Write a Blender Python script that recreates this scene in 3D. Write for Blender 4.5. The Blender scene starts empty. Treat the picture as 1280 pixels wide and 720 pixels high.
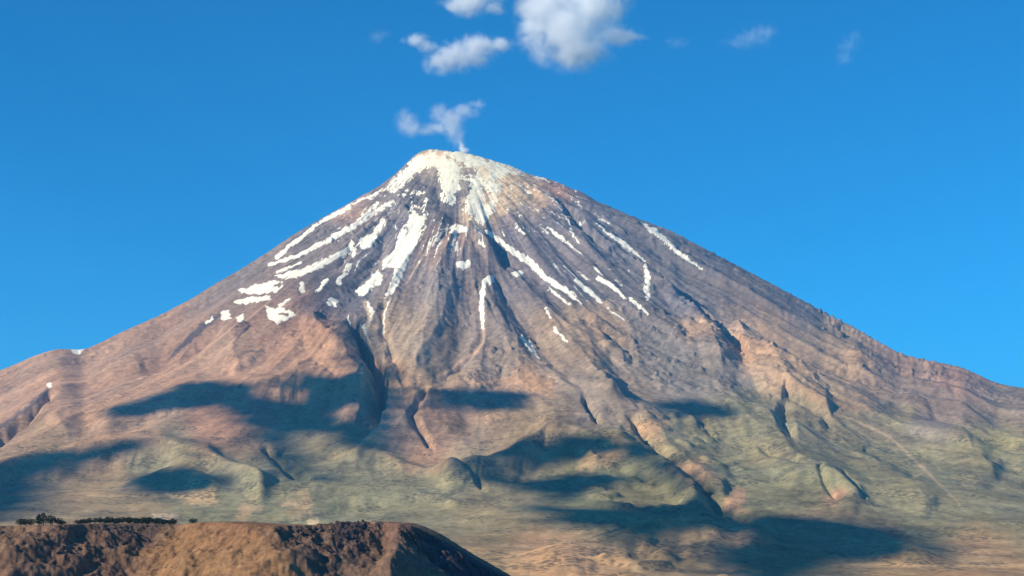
import bpy, math, random
import numpy as np
from mathutils import Vector
random.seed(7)
rng = np.random.RandomState(11)
R = math.radians
scene = bpy.context.scene
col = scene.collection

# ------------------------------------------------------------------ camera
F = 1914.0                      # focal length of the photograph in its own pixels (1280 wide)
CX, CY = 640.0, 640.0           # principal column, eye-level row
cam_d = bpy.data.cameras.new('camera')
cam_d.sensor_width = 36.0
cam_d.lens = 36.0 * F / 1280.0
cam_d.shift_y = (CY - 360.0) / 1280.0
cam_d.clip_start = 1.0
cam_d.clip_end = 300000.0
cam = bpy.data.objects.new('camera', cam_d)
col.objects.link(cam)
cam.location = (0, 0, 0)
cam.rotation_euler = (R(90), 0, 0)
scene.camera = cam

# ------------------------------------------------------------------ sun, sky, exposure
SUN_EL, SUN_AZ = R(28), R(61)            # azimuth measured to the left, from straight behind the camera
SUN = Vector((-math.cos(SUN_EL) * math.sin(SUN_AZ), -math.cos(SUN_EL) * math.cos(SUN_AZ), math.sin(SUN_EL)))
sun_d = bpy.data.lights.new('sun', 'SUN')
sun_d.energy = 5.0
sun_d.angle = R(0.5)
sun_d.color = (1.0, 0.90, 0.73)
sun = bpy.data.objects.new('sun', sun_d)
sun.rotation_euler = SUN.to_track_quat('Z', 'Y').to_euler()
sun.location = (0, 0, 9000)
col.objects.link(sun)

world = bpy.data.worlds.new('World')
scene.world = world
world.use_nodes = True
wn = world.node_tree
wn.nodes.clear()
sky = wn.nodes.new('ShaderNodeTexSky')
sky.sky_type = 'NISHITA'
sky.sun_disc = False
sky.sun_elevation = SUN_EL
sky.sun_rotation = math.atan2(SUN.x, SUN.y)
sky.altitude = 3000
sky.air_density = 1.0
sky.dust_density = 0.0
sky.ozone_density = 5.0
tint = wn.nodes.new('ShaderNodeVectorMath')          # clear, deep mountain-air blue over the whole sky
tint.operation = 'MULTIPLY'
tint.inputs[1].default_value = (0.06, 0.81, 1.05)
bg = wn.nodes.new('ShaderNodeBackground')
bg.inputs['Strength'].default_value = 0.113
wo = wn.nodes.new('ShaderNodeOutputWorld')
wn.links.new(sky.outputs[0], tint.inputs[0])
wn.links.new(tint.outputs[0], bg.inputs[0])
wn.links.new(bg.outputs[0], wo.inputs[0])

scene.view_settings.view_transform = 'Standard'
scene.view_settings.look = 'None'
scene.view_settings.exposure = 0.38
scene.view_settings.gamma = 1.0
scene.view_settings.use_curve_mapping = False
scene.render.engine = 'CYCLES'
cy = scene.cycles
cy.use_denoising = True
cy.max_bounces = 18
cy.diffuse_bounces = 2
cy.volume_bounces = 16
cy.volume_max_steps = 256
cy.volume_step_rate = 1.0

# ------------------------------------------------------------------ helpers
def tag(o, label=None, cat=None, group=None, kind=None):
    if label: o['label'] = label
    if cat: o['category'] = cat
    if group: o['group'] = group
    if kind: o['kind'] = kind
    return o

def lin(c):
    c = np.asarray(c, float) / 255.0
    return np.where(c <= 0.04045, c / 12.92, ((c + 0.055) / 1.055) ** 2.4)

_perm = rng.permutation(512)
_ga = rng.rand(512) * 2 * np.pi
_gx, _gy = np.cos(_ga), np.sin(_ga)
def perlin(x, y, seed=0):
    x = np.asarray(x, float) + seed * 17.31
    y = np.asarray(y, float) - seed * 9.77
    xi = np.floor(x).astype(np.int64); yi = np.floor(y).astype(np.int64)
    xf = x - xi; yf = y - yi
    u = xf * xf * xf * (xf * (xf * 6 - 15) + 10)
    v = yf * yf * yf * (yf * (yf * 6 - 15) + 10)
    def g(ix, iy, dx, dy):
        h = _perm[(_perm[ix & 511] + iy) & 511]
        return _gx[h] * dx + _gy[h] * dy
    a = g(xi, yi, xf, yf); b = g(xi + 1, yi, xf - 1, yf)
    c = g(xi, yi + 1, xf, yf - 1); d = g(xi + 1, yi + 1, xf - 1, yf - 1)
    return 1.5 * ((a + u * (b - a)) + v * ((c + u * (d - c)) - (a + u * (b - a))))
def fbm(x, y, n=4, seed=0, gain=0.5):
    s = 0; a = 1.0; t = 0
    for k in range(n):
        s = s + a * perlin(x * 2 ** k, y * 2 ** k, seed + k * 3)
        t += a; a *= gain
    return s / t * 1.6
def ridged(x, y, n=4, seed=0, gain=0.5):
    s = 0; a = 1.0; t = 0
    for k in range(n):
        s = s + a * (1 - np.abs(perlin(x * 2 ** k, y * 2 ** k, seed + k * 5)) * 2)
        t += a; a *= gain
    return s / t
def sstep(a, b, x):
    t = np.clip((x - a) / (b - a), 0, 1)
    return t * t * (3 - 2 * t)

def seg_stroke(px, py, pts, widths):
    """signed distance (px, positive inside) to a tapered stroke, plus distance along it 0..1"""
    best = np.full(px.shape, -1e9); along = np.zeros(px.shape)
    n = len(pts)
    if not hasattr(widths, '__len__'): widths = [widths] * n
    for i in range(n - 1):
        (x0, y0), (x1, y1) = pts[i], pts[i + 1]
        dx, dy = x1 - x0, y1 - y0
        L = dx * dx + dy * dy + 1e-9
        t = np.clip(((px - x0) * dx + (py - y0) * dy) / L, 0, 1)
        d = np.hypot(px - x0 - t * dx, py - y0 - t * dy)
        sd = widths[i] + t * (widths[i + 1] - widths[i]) - d
        m = sd > best
        best = np.where(m, sd, best); along = np.where(m, (i + t) / (n - 1), along)
    return best, along
def poly_sd(px, py, pts):
    best = np.full(px.shape, 1e9); inside = np.zeros(px.shape, bool)
    n = len(pts)
    for i in range(n):
        (x0, y0), (x1, y1) = pts[i], pts[(i + 1) % n]
        dx, dy = x1 - x0, y1 - y0
        L = dx * dx + dy * dy + 1e-9
        t = np.clip(((px - x0) * dx + (py - y0) * dy) / L, 0, 1)
        best = np.minimum(best, np.hypot(px - x0 - t * dx, py - y0 - t * dy))
        if y0 != y1:
            c = ((y0 > py) != (y1 > py)) & (px < (x1 - x0) * (py - y0) / (y1 - y0) + x0)
            inside ^= c
    return np.where(inside, best, -best)
def boxed(px, py, pts, pad):
    P = np.array(pts)
    return np.nonzero((px > P[:, 0].min() - pad) & (px < P[:, 0].max() + pad) & (py > P[:, 1].min() - pad) & (py < P[:, 1].max() + pad))

def mesh_from(name, verts, faces, mat, parent=None, colors=None, smooth=True):
    me = bpy.data.meshes.new(name)
    verts = np.asarray(verts, np.float32); faces = np.asarray(faces, np.int32)
    nv, nf, k = len(verts), len(faces), faces.shape[1]
    me.vertices.add(nv); me.vertices.foreach_set('co', verts.ravel())
    me.loops.add(nf * k); me.loops.foreach_set('vertex_index', faces.ravel())
    me.polygons.add(nf)
    me.polygons.foreach_set('loop_start', np.arange(0, nf * k, k, dtype=np.int32))
    me.polygons.foreach_set('use_smooth', np.full(nf, smooth))
    me.update(calc_edges=True)
    if colors is not None:
        a = me.color_attributes.new('tint', 'FLOAT_COLOR', 'POINT')
        c = np.ones((nv, 4), np.float32); c[:, :colors.shape[1]] = colors
        a.data.foreach_set('color', c.ravel())
    if mat: me.materials.append(mat)
    o = bpy.data.objects.new(name, me); col.objects.link(o)
    o.parent = parent
    return o
def grid_faces(nr, nc):
    i = np.arange(nr * nc).reshape(nr, nc)
    return np.stack([i[:-1, :-1], i[:-1, 1:], i[1:, 1:], i[1:, :-1]], -1).reshape(-1, 4)

# ------------------------------------------------------------------ materials
def material(name):
    m = bpy.data.materials.new(name); m.use_nodes = True
    nt = m.node_tree; nt.nodes.clear()
    out = nt.nodes.new('ShaderNodeOutputMaterial')
    return m, nt, out
def ground_material(name, scale, amount, bump, rough=0.95, base=None, detail=8, scrub=0):
    m, nt, out = material(name)
    N, L = nt.nodes, nt.links
    p = N.new('ShaderNodeBsdfPrincipled')
    p.inputs['Roughness'].default_value = rough
    p.inputs['Specular IOR Level'].default_value = 0.1
    if base is None:
        a = N.new('ShaderNodeAttribute'); a.attribute_name = 'tint'; src = a.outputs['Color']
    else:
        a = N.new('ShaderNodeRGB'); a.outputs[0].default_value = (*base, 1); src = a.outputs[0]
    geo = N.new('ShaderNodeNewGeometry')
    n1 = N.new('ShaderNodeTexNoise'); n1.inputs['Scale'].default_value = scale; n1.inputs['Detail'].default_value = detail
    n1.inputs['Roughness'].default_value = 0.65
    L.new(geo.outputs['Position'], n1.inputs['Vector'])
    mr = N.new('ShaderNodeMapRange')
    mr.inputs['From Min'].default_value = 0.3; mr.inputs['From Max'].default_value = 0.7
    mr.inputs['To Min'].default_value = 1 - amount; mr.inputs['To Max'].default_value = 1 + amount
    L.new(n1.outputs['Fac'], mr.inputs['Value'])
    mx = N.new('ShaderNodeVectorMath'); mx.operation = 'SCALE'
    L.new(src, mx.inputs[0]); L.new(mr.outputs[0], mx.inputs['Scale'])
    res = mx.outputs[0]
    if scrub:                                   # dots of thorn scrub and boulders, as thick as the tint's alpha says
        vo = N.new('ShaderNodeTexVoronoi'); vo.inputs['Scale'].default_value = scrub; L.new(geo.outputs['Position'], vo.inputs['Vector'])
        n2 = N.new('ShaderNodeTexNoise'); n2.inputs['Scale'].default_value = scrub / 9; n2.inputs['Detail'].default_value = 4; L.new(geo.outputs['Position'], n2.inputs['Vector'])
        th_ = N.new('ShaderNodeMapRange'); th_.inputs['From Min'].default_value = 0.40; th_.inputs['From Max'].default_value = 0.62; th_.inputs['To Min'].default_value = 0.0; th_.inputs['To Max'].default_value = 0.62; L.new(n2.outputs['Fac'], th_.inputs['Value'])
        cm = N.new('ShaderNodeMath'); cm.operation = 'MULTIPLY'; L.new(th_.outputs[0], cm.inputs[0]); L.new(a.outputs['Alpha'], cm.inputs[1])
        df = N.new('ShaderNodeMath'); df.operation = 'SUBTRACT'; L.new(cm.outputs[0], df.inputs[0]); L.new(vo.outputs['Distance'], df.inputs[1])
        mk = N.new('ShaderNodeMath'); mk.operation = 'MULTIPLY'; mk.use_clamp = True; mk.inputs[1].default_value = 6.0; L.new(df.outputs[0], mk.inputs[0])
        mm = N.new('ShaderNodeMix'); mm.data_type = 'RGBA'; mm.inputs['B'].default_value = (0.075, 0.072, 0.052, 1)
        sf = N.new('ShaderNodeMath'); sf.operation = 'MULTIPLY'; sf.inputs[1].default_value = 0.65; L.new(mk.outputs[0], sf.inputs[0])
        L.new(sf.outputs[0], mm.inputs['Factor']); L.new(res, mm.inputs['A']); res = mm.outputs['Result']
    L.new(res, p.inputs['Base Color'])
    if bump:
        b = N.new('ShaderNodeBump'); b.inputs['Distance'].default_value = bump; b.inputs['Strength'].default_value = 0.8
        L.new(n1.outputs['Fac'], b.inputs['Height']); L.new(b.outputs[0], p.inputs['Normal'])
    L.new(p.outputs[0], out.inputs['Surface'])
    return m
M_rock = ground_material('volcanic_slope', 1 / 32.0, 0.28, 3.0, scrub=1 / 22.0)
M_hill = ground_material('dry_hill_soil', 1 / 6.0, 0.35, 0.8, scrub=1 / 3.2)
M_plain = ground_material('far_plain', 1 / 300.0, 0.2, 0, base=(0.20, 0.17, 0.11))
M_snow = ground_material('old_snow', 1 / 25.0, 0.10, 0.8, rough=0.7)
M_crag = ground_material('dark_crag', 1 / 2.5, 0.45, 0.8, base=(0.085, 0.068, 0.062))
M_bark = ground_material('bark', 2.0, 0.3, 0.02, base=(0.06, 0.045, 0.03))
M_leaf = ground_material('dark_foliage', 0.8, 0.5, 0, base=(0.025, 0.040, 0.024))
M_blocker = ground_material('shade_blocker', 1 / 200.0, 0.03, 0, base=(0.85, 0.85, 0.85))  # surface of the unseen blockers that shade the slopes

# ------------------------------------------------------------------ the mountain: base shape
PX0, Y0 = 566.0, 14000.0                       # summit column and distance
SC = Y0 / F                                    # metres per pixel at the summit's distance
XP = (PX0 - CX) * SC
skyline = [(-700, 640), (-300, 560), (-120, 512), (0, 463), (20, 455), (40, 446), (60, 439), (75, 436), (90, 437), (105, 437), (120, 431), (150, 416), (200, 394), (240, 373),
           (270, 354), (300, 337), (335, 315), (367, 293), (400, 274), (435, 255), (455, 243), (472, 234), (492, 219), (505, 207), (515, 197),
           (525, 190), (535, 187), (545, 187), (560, 189), (575, 190), (590, 193), (600, 196), (620, 202), (640, 208), (655, 215), (665, 219),
           (680, 222), (700, 229), (715, 236), (728, 240), (745, 251), (765, 259), (780, 266), (800, 274), (838, 288), (870, 305), (897, 319),
           (956, 350), (1014, 381), (1073, 412), (1100, 428), (1124, 441), (1140, 446), (1160, 450), (1202, 459), (1220, 467), (1241, 477),
           (1260, 482), (1280, 485), (1400, 520), (1600, 570), (1980, 650)]
SK = np.array(skyline, float)
_sx = np.arange(-700, 1981, 2.0)
_sy = np.interp(_sx, SK[:, 0], SK[:, 1])
def _smooth(v, k): return np.convolve(np.pad(v, k, 'edge'), np.hanning(2 * k + 3)[1:-1] / np.hanning(2 * k + 3).sum(), 'valid')
_far = sstep(120, 260, np.abs(_sx - PX0))
_sy = _smooth(_sy, 4) * (1 - _far) + _smooth(_sy, 45) * _far
def prof_side(r, sgn):
    return (CY - np.interp(PX0 + sgn * r / SC, _sx, _sy)) * SC
fr = np.array([0, 250, 600, 1000, 2000, 3000, 4000, 5000, 6000, 7000, 8000, 9000, 10000, 11700, 14000, 30000], float)
fz = np.array([3280, 3230, 3010, 2720, 2080, 1500, 1000, 620, 340, 135, 0, -85, -155, -215, -240, -300], float)
def cub(x, xs, ys):
    m = np.gradient(ys, xs)
    i = np.clip(np.searchsorted(xs, x) - 1, 0, len(xs) - 2)
    h = xs[i + 1] - xs[i]; t = np.clip((x - xs[i]) / h, 0, 1)
    return (2*t**3-3*t**2+1)*ys[i] + (t**3-2*t**2+t)*h*m[i] + (-2*t**3+3*t**2)*ys[i+1] + (t**3-t**2)*h*m[i+1]

pxs = np.concatenate([np.linspace(-700, -30, 70), np.arange(-22, 1304, 1.25), np.linspace(1310, 1980, 70)])
front = Y0 - np.concatenate([np.linspace(11800, 10400, 14), np.linspace(10300, 9000, 60)[:-1]])
yy = [front]
# rows spaced evenly in the picture down the front of the cone
rr = np.linspace(0, 9000, 4000)
scr = CY - F * cub(rr, fr, fz) / (Y0 - rr)
tgt = np.linspace(scr[-1], scr[0] + 0.5, 520)
rows = Y0 - np.interp(tgt, scr, rr)
ysr = np.concatenate([front, rows, Y0 + np.linspace(12, 600, 50), Y0 + np.linspace(700, 12000, 50)])
ysr = np.unique(ysr)
NR, NC = len(ysr), len(pxs)
PXg, Yg = np.meshgrid(pxs, ysr)
Xg = (PXg - CX) / F * Yg
dx, dy = Xg - XP, Yg - Y0
r = np.hypot(dx, dy) + 1e-6
ct = dx / r                                     # -1 left, +1 right
zl, zr, zf = prof_side(r, -1), prof_side(r, 1), cub(np.minimum(r, 29000), fr, fz)
# summit fades the same for all azimuths
w_side = np.abs(ct) ** 2.2
zs = np.where(ct < 0, zl, zr)
Z = zf * (1 - w_side) + zs * w_side
back = dy > 0
Z = np.where(back, Z - 0.12 * dy - 0.0, Z)
Z = np.maximum(Z, -300)
PYb = CY - F * Z / Yg                           # where the smooth base shows in elevation
Zbase = Z.copy()

# ------------------------------------------------------------------ the mountain: erosion and lobes
th = np.arctan2(dx, -dy)                        # 0 towards the camera
wob = fbm(Xg / 3200, Yg / 3200, 2, 40)
thw = th + 0.06 * wob
up = sstep(150, 2600, r) * (1 - sstep(5200, 8500, r))
rib = ridged(thw * 9, r / 2600 + 3, 4, 1, 0.55)
rib2 = ridged(thw * 26, r / 1500 + 9, 3, 6, 0.55)
calm = 1 - 0.65 * sstep(-700, -1700, Xg) * sstep(1500, 2600, r)       # the left slope is smooth scree
spur = ridged(thw * 4.6 + 1.7, r / 5200 + 2, 2, 12, 0.45)
mid = sstep(700, 2400, r) * (1 - sstep(5600, 8200, r))
Z = Z + up * (rib * 36 + rib2 * 5 - 22) * calm + mid * (spur * 130 - 70) * (0.5 + 0.5 * calm)
hum = fbm(Xg / 1100, Yg / 1100, 4, 20, 0.42)
low = sstep(3000, 6500, r)
Z = Z + hum * (18 + 14 * low) * sstep(200, 1500, r)
rug = calm * 0.3 + calm * sstep(-0.25, 0.5, fbm(Xg / 1300, Yg / 1300, 3, 88))
hq = Zbase / 85.0 + Yg / 420.0                    # up-slope coordinate: height on the cone, distance on the flats
Z = Z + (ridged(Xg / 130 + 0.5 * wob, hq, 4, 31, 0.62) - 0.5) * (4 + 11 * sstep(200, 1200, r) * (1 - sstep(3800, 6000, r))) * rug
Z = Z + 18 * sstep(0.30, 0.62, fbm(Xg / 170, hq * 0.6, 4, 64, 0.6)) * rug * sstep(500, 1500, r) * (1 - sstep(3800, 5600, r))
# crags along the right-hand skyline
Z = Z + 22 * sstep(0.2, 0.7, fbm(Xg / 220, Yg / 220, 3, 77)) * sstep(700, 760, PXg) * (1 - sstep(860, 1000, PXg))

def carve(pts, widths, depth, sharp=1.3, lip=0.0):
    """a gully (depth > 0) or rib (depth < 0) following a line on the slope"""
    global Z
    wmax = max(widths) if hasattr(widths, '__len__') else widths
    ii = boxed(PXg, PYb, pts, wmax * 2.5)
    wx = PXg[ii] + 3.0 * perlin(PXg[ii] / 14, PYb[ii] / 14, 3); wy = PYb[ii] + 2.0 * perlin(PXg[ii] / 14, PYb[ii] / 14, 8)
    sd, al = seg_stroke(wx, wy, pts, widths)
    ws = np.interp(al, np.linspace(0, 1, len(pts)), widths) if hasattr(widths, '__len__') else widths
    t = np.clip(sd / ws, 0, 1)
    ends = sstep(0, 0.10, al + 0.03) * (1 - sstep(0.92, 1.0, al) * 0.8)
    Z[ii] -= depth * t ** sharp * ends
def lobe(crest, drop, height, reach_up=40):
    """a hill or lava lobe whose brow follows 'crest': rises gently from behind, falls to the near side"""
    global Z
    C = np.array(crest, float)
    cyy = np.interp(PXg, C[:, 0], C[:, 1])
    e = np.minimum(sstep(C[0, 0], C[0, 0] + 40, PXg), 1 - sstep(C[-1, 0] - 40, C[-1, 0], PXg))
    d = PYb - cyy
    h = np.where(d < 0, sstep(-reach_up, 0, d), 1 - sstep(0, drop, d))
    Z += height * e * h
def ravine(pts, w, depth, bottom=0.55):
    """a ravine with a broad left wall and a steep right wall"""
    global Z
    P = np.array(pts, float)
    yy_ = PYb + 3 * perlin(PXg / 12, PYb / 12, 19)
    ln = np.interp(yy_, P[:, 1], P[:, 0]); wv = np.interp(yy_, P[:, 1], w)
    c = (PXg + 3.5 * perlin(PXg / 10, PYb / 10, 17) - ln) / wv
    pr = np.where(c < bottom, (c + 1) / (1 + bottom), (1 - c) / (1 - bottom))
    e = sstep(P[0, 1] - 8, P[0, 1] + 12, PYb) * (1 - sstep(P[-1, 1] - 60, P[-1, 1] + 6, PYb))
    Z -= depth * np.clip(pr, 0, 1) * e
ravine([(437, 396), (447, 420), (456, 440), (468, 462), (470, 500), (462, 528), (440, 556)], [7, 10, 12, 15, 16, 17, 18], 190, 0.75)
ravine([(815, 322), (850, 350), (884, 385), (908, 410), (922, 435), (936, 462)], [6, 12, 16, 15, 13, 6], 150)
ravine([(698, 250), (722, 276), (748, 302), (772, 322), (792, 332)], [5, 9, 12, 12, 6], 95)
GULLIES = [
    ([(272, 394), (250, 410), (230, 430), (210, 450)], [8, 12, 12, 6], 70),
    ([(66, 478), (40, 506), (-5, 537)], [6, 11, 11], 60),
    ([(978, 486), (1006, 500), (1040, 522)], [10, 14, 5], 60),
    ([(982, 496), (979, 524), (990, 552)], [12, 16, 9], 55),
    ([(730, 400), (762, 418), (785, 435), (790, 455)], [6, 11, 11, 8], 45),
    ([(730, 510), (738, 528), (752, 545)], [6, 8, 6], 45),
    ([(785, 536), (812, 560), (845, 590), (870, 612), (895, 634), (950, 650)], [6, 10, 12, 13, 12, 8], 50),
    ([(535, 490), (513, 526), (540, 556)], [6, 8, 6], 40),
    ([(560, 588), (590, 600), (605, 616)], [5, 8, 6], 30),
    ([(330, 555), (355, 582), (385, 606)], [8, 12, 8], 45),
    ([(1022, 602), (1034, 620), (1044, 630)], [4, 6, 4], 18),
    ([(1055, 604), (1068, 618), (1082, 632)], [3, 5, 3], 12),
    ([(610, 292), (640, 320), (690, 352), (730, 382), (790, 415)], [7, 9, 9, 9, 6], 28),
    ([(520, 225), (545, 232), (552, 262), (575, 270), (590, 278)], [8, 9, 9, 8, 6], 30),
    ([(865, 520), (880, 532), (892, 546)], [5, 7, 5], 30),
    ([(1140, 470), (1180, 510), (1240, 555), (1300, 590)], [12, 24, 26, 18], 32),
    ([(950, 560), (1000, 590), (1030, 600)], [6, 9, 6], 25),
    ([(1080, 545), (1110, 560), (1150, 590)], [10, 18, 14], 20),
    ([(598, 352), (600, 380), (602, 420), (585, 450), (560, 470)], [5, 7, 7, 6, 5], 25),
    ([(480, 372), (478, 400), (485, 440), (505, 490)], [6, 8, 8, 6], 28),
    ([(440, 300), (425, 330), (400, 350), (365, 380)], [6, 9, 9, 6], 30),
    ([(505, 262), (485, 285), (470, 320), (440, 350)], [6, 9, 10, 8], 35),
]
for g in GULLIES: carve(*g)
RIBS = [([(572, 285), (552, 330), (538, 380), (530, 430), (515, 485)], [8, 20, 34, 44, 34], -75, 1.0),
        ([(590, 288), (640, 345), (690, 405), (735, 462), (775, 520)], [8, 18, 26, 32, 24], -75, 0.9),
        ([(800, 322), (850, 365), (888, 420), (905, 470)], [8, 18, 24, 18], -70, 0.9),
        ([(915, 385), (950, 425), (985, 480), (1042, 517)], [10, 30, 34, 16], -80, 0.9),
        ([(660, 232), (720, 272), (790, 318), (850, 372)], [6, 13, 16, 10], -50, 0.9),
        ([(385, 395), (415, 430), (440, 465), (450, 480)], [16, 34, 30, 14], -70, 0.9),
        ([(300, 400), (290, 435), (300, 465)], [20, 44, 30], -45, 1.0),
        ([(600, 380), (605, 430), (600, 470), (560, 488)], [10, 24, 28, 16], -50, 0.9),
        ([(1060, 420), (1130, 470), (1190, 530), (1250, 590)], [10, 34, 44, 36], -45, 1.0),
        ([(760, 500), (815, 540), (860, 585), (910, 625)], [14, 34, 36, 24], -45, 1.0),
        ([(905, 500), (960, 545), (1010, 590), (1080, 640)], [14, 34, 40, 30], -32, 1.0),
        ([(1040, 530), (1105, 580), (1170, 640)], [16, 32, 30], -24, 1.0),
        ([(180, 430), (120, 480), (60, 530)], [20, 40, 34], -35, 1.0)]
for g in RIBS: carve(*g)
def foothill(crest, rise, back, front_, lead=40, tail=30, gully=0.10, seed=0):
    """a real fold of ground: its brow comes up 'rise' pixels' worth of height to stand along 'crest'"""
    global Z
    Cc = np.array(crest, float)
    e = np.minimum(sstep(Cc[0, 0], Cc[0, 0] + lead, PXg), 1 - sstep(Cc[-1, 0] - tail, Cc[-1, 0], PXg))
    cyy = np.interp(PXg, Cc[:, 0], Cc[:, 1]) + 2.0 * perlin(PXg / 26, PXg * 0 + seed, 70)
    hp = rise * e
    d_ = PYb - (cyy + hp)
    face = front_ * (1 + 0.35 * fbm(PXg / 40, PYb / 60, 2, 500 + seed))
    sh = np.where(d_ < 0, sstep(-back, 0, d_), 1 - sstep(-0.15, 1, d_ / face))
    sh = sh - gully * np.clip(ridged(PXg / 38 + d_ / 24 + 0.8 * fbm(PXg / 60, PYb / 30, 2, 520), d_ / 40, 3, 510 + seed), 0, 1) * sh * (1 - sh) * 4 * (d_ > 0)
    Z += hp * Yg / F * sh
foothill([(100, 524), (200, 490), (245, 477), (300, 481), (350, 485), (372, 466), (430, 477), (475, 488)], 15, 34, 34, seed=1)
foothill([(500, 508), (540, 488), (600, 489), (664, 498)], 8, 20, 20, seed=2)
foothill([(-140, 604), (0, 578), (60, 566), (130, 556), (200, 553), (260, 564), (320, 590), (352, 612)], 17, 26, 22, seed=3)
foothill([(140, 607), (175, 596), (212, 586), (250, 594), (292, 610)], 9, 12, 10, seed=4)
foothill([(530, 594), (600, 572), (640, 561), (682, 541), (720, 545), (775, 552), (830, 580), (895, 636)], 20, 30, 24, seed=5)
foothill([(580, 608), (650, 604), (700, 598), (760, 594), (810, 608)], 8, 10, 9, seed=6)
foothill([(410, 566), (470, 562), (530, 582), (590, 596)], 8, 18, 14, seed=7)
foothill([(625, 706), (700, 678), (760, 668), (830, 656), (876, 650), (890, 656), (925, 684)], 18, 14, 40, 90, 46, 0.10, seed=8)
foothill([(900, 676), (940, 662), (990, 648), (1060, 655), (1120, 668), (1200, 694)], 14, 12, 18, 50, 60, seed=9)
foothill([(960, 606), (1010, 597), (1045, 604), (1095, 634)], 8, 14, 14, seed=10)
foothill([(330, 640), (420, 622), (520, 618), (600, 632)], 5, 8, 8, seed=11)

# fit the crest to the skyline the photograph shows
ink = slice(0, NC)
for it in range(7):
    PY = CY - F * Z / Yg
    cur = PY.min(0)
    want = np.interp(pxs, SK[:, 0], SK[:, 1])
    d = want - cur
    k = 14; d = np.convolve(np.pad(d, k, 'edge'), np.hanning(2 * k + 1) / k, 'valid')
    wgt = np.exp(-((PYb - want) / 70.0) ** 2)
    Z -= d * wgt * Yg / F
PY = CY - F * Z / Yg

# ------------------------------------------------------------------ the mountain: rock and soil colours
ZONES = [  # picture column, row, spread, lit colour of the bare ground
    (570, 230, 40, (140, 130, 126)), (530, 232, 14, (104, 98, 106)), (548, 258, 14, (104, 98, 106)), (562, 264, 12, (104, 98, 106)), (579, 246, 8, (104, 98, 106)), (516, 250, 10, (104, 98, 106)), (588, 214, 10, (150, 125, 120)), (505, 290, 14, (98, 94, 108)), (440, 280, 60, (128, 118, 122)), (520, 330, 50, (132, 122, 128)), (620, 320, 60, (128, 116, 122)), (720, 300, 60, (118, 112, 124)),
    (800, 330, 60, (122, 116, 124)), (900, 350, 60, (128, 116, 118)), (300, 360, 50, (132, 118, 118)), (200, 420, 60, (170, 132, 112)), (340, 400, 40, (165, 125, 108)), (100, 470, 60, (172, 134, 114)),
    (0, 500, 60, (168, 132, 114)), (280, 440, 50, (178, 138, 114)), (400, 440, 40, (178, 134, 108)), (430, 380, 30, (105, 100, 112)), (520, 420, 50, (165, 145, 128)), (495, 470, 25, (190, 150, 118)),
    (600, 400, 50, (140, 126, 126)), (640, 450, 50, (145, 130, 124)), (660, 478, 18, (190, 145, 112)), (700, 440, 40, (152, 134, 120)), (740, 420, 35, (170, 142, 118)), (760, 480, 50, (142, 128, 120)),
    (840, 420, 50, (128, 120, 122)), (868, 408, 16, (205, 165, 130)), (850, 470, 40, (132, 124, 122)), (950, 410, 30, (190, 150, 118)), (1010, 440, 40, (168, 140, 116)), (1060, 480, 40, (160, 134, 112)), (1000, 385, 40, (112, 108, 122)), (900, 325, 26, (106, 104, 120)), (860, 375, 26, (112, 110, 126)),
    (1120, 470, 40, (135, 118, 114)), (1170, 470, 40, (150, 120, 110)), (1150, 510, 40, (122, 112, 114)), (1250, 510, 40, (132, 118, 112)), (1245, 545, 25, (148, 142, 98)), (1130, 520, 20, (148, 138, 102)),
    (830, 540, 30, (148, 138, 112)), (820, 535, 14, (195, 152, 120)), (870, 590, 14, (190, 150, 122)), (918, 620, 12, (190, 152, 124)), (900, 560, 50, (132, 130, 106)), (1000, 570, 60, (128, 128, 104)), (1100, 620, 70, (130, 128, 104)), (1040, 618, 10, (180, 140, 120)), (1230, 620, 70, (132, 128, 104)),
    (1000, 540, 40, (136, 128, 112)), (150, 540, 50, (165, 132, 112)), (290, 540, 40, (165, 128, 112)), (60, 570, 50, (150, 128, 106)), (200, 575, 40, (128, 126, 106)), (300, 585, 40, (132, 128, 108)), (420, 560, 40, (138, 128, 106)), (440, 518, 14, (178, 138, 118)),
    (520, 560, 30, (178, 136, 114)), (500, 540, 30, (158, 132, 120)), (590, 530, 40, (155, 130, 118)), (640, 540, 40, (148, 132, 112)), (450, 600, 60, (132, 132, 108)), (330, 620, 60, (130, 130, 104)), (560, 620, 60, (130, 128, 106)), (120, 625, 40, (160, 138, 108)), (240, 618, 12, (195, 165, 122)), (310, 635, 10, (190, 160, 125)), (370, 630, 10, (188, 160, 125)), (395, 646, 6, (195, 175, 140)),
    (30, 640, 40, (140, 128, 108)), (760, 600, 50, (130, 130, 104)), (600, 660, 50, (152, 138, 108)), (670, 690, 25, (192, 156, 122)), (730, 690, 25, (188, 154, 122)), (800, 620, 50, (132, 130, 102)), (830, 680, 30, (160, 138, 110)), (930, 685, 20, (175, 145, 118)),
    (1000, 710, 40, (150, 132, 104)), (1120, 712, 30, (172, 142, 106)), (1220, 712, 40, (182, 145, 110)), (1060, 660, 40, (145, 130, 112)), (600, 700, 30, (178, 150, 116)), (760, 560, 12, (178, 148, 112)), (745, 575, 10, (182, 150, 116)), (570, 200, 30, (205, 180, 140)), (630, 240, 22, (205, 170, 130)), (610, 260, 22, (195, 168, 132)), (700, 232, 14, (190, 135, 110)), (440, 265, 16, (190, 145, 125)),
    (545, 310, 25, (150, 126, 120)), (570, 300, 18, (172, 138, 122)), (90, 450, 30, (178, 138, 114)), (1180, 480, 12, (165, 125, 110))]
wx = PXg + 22 * fbm(PXg / 70, PY / 45, 4, 51) + 5 * perlin(PXg / 9, PY / 9, 59)
wy = PY + 12 * fbm(PXg / 70, PY / 45, 4, 55) + 3 * perlin(PXg / 9, PY / 9, 61)
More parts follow.
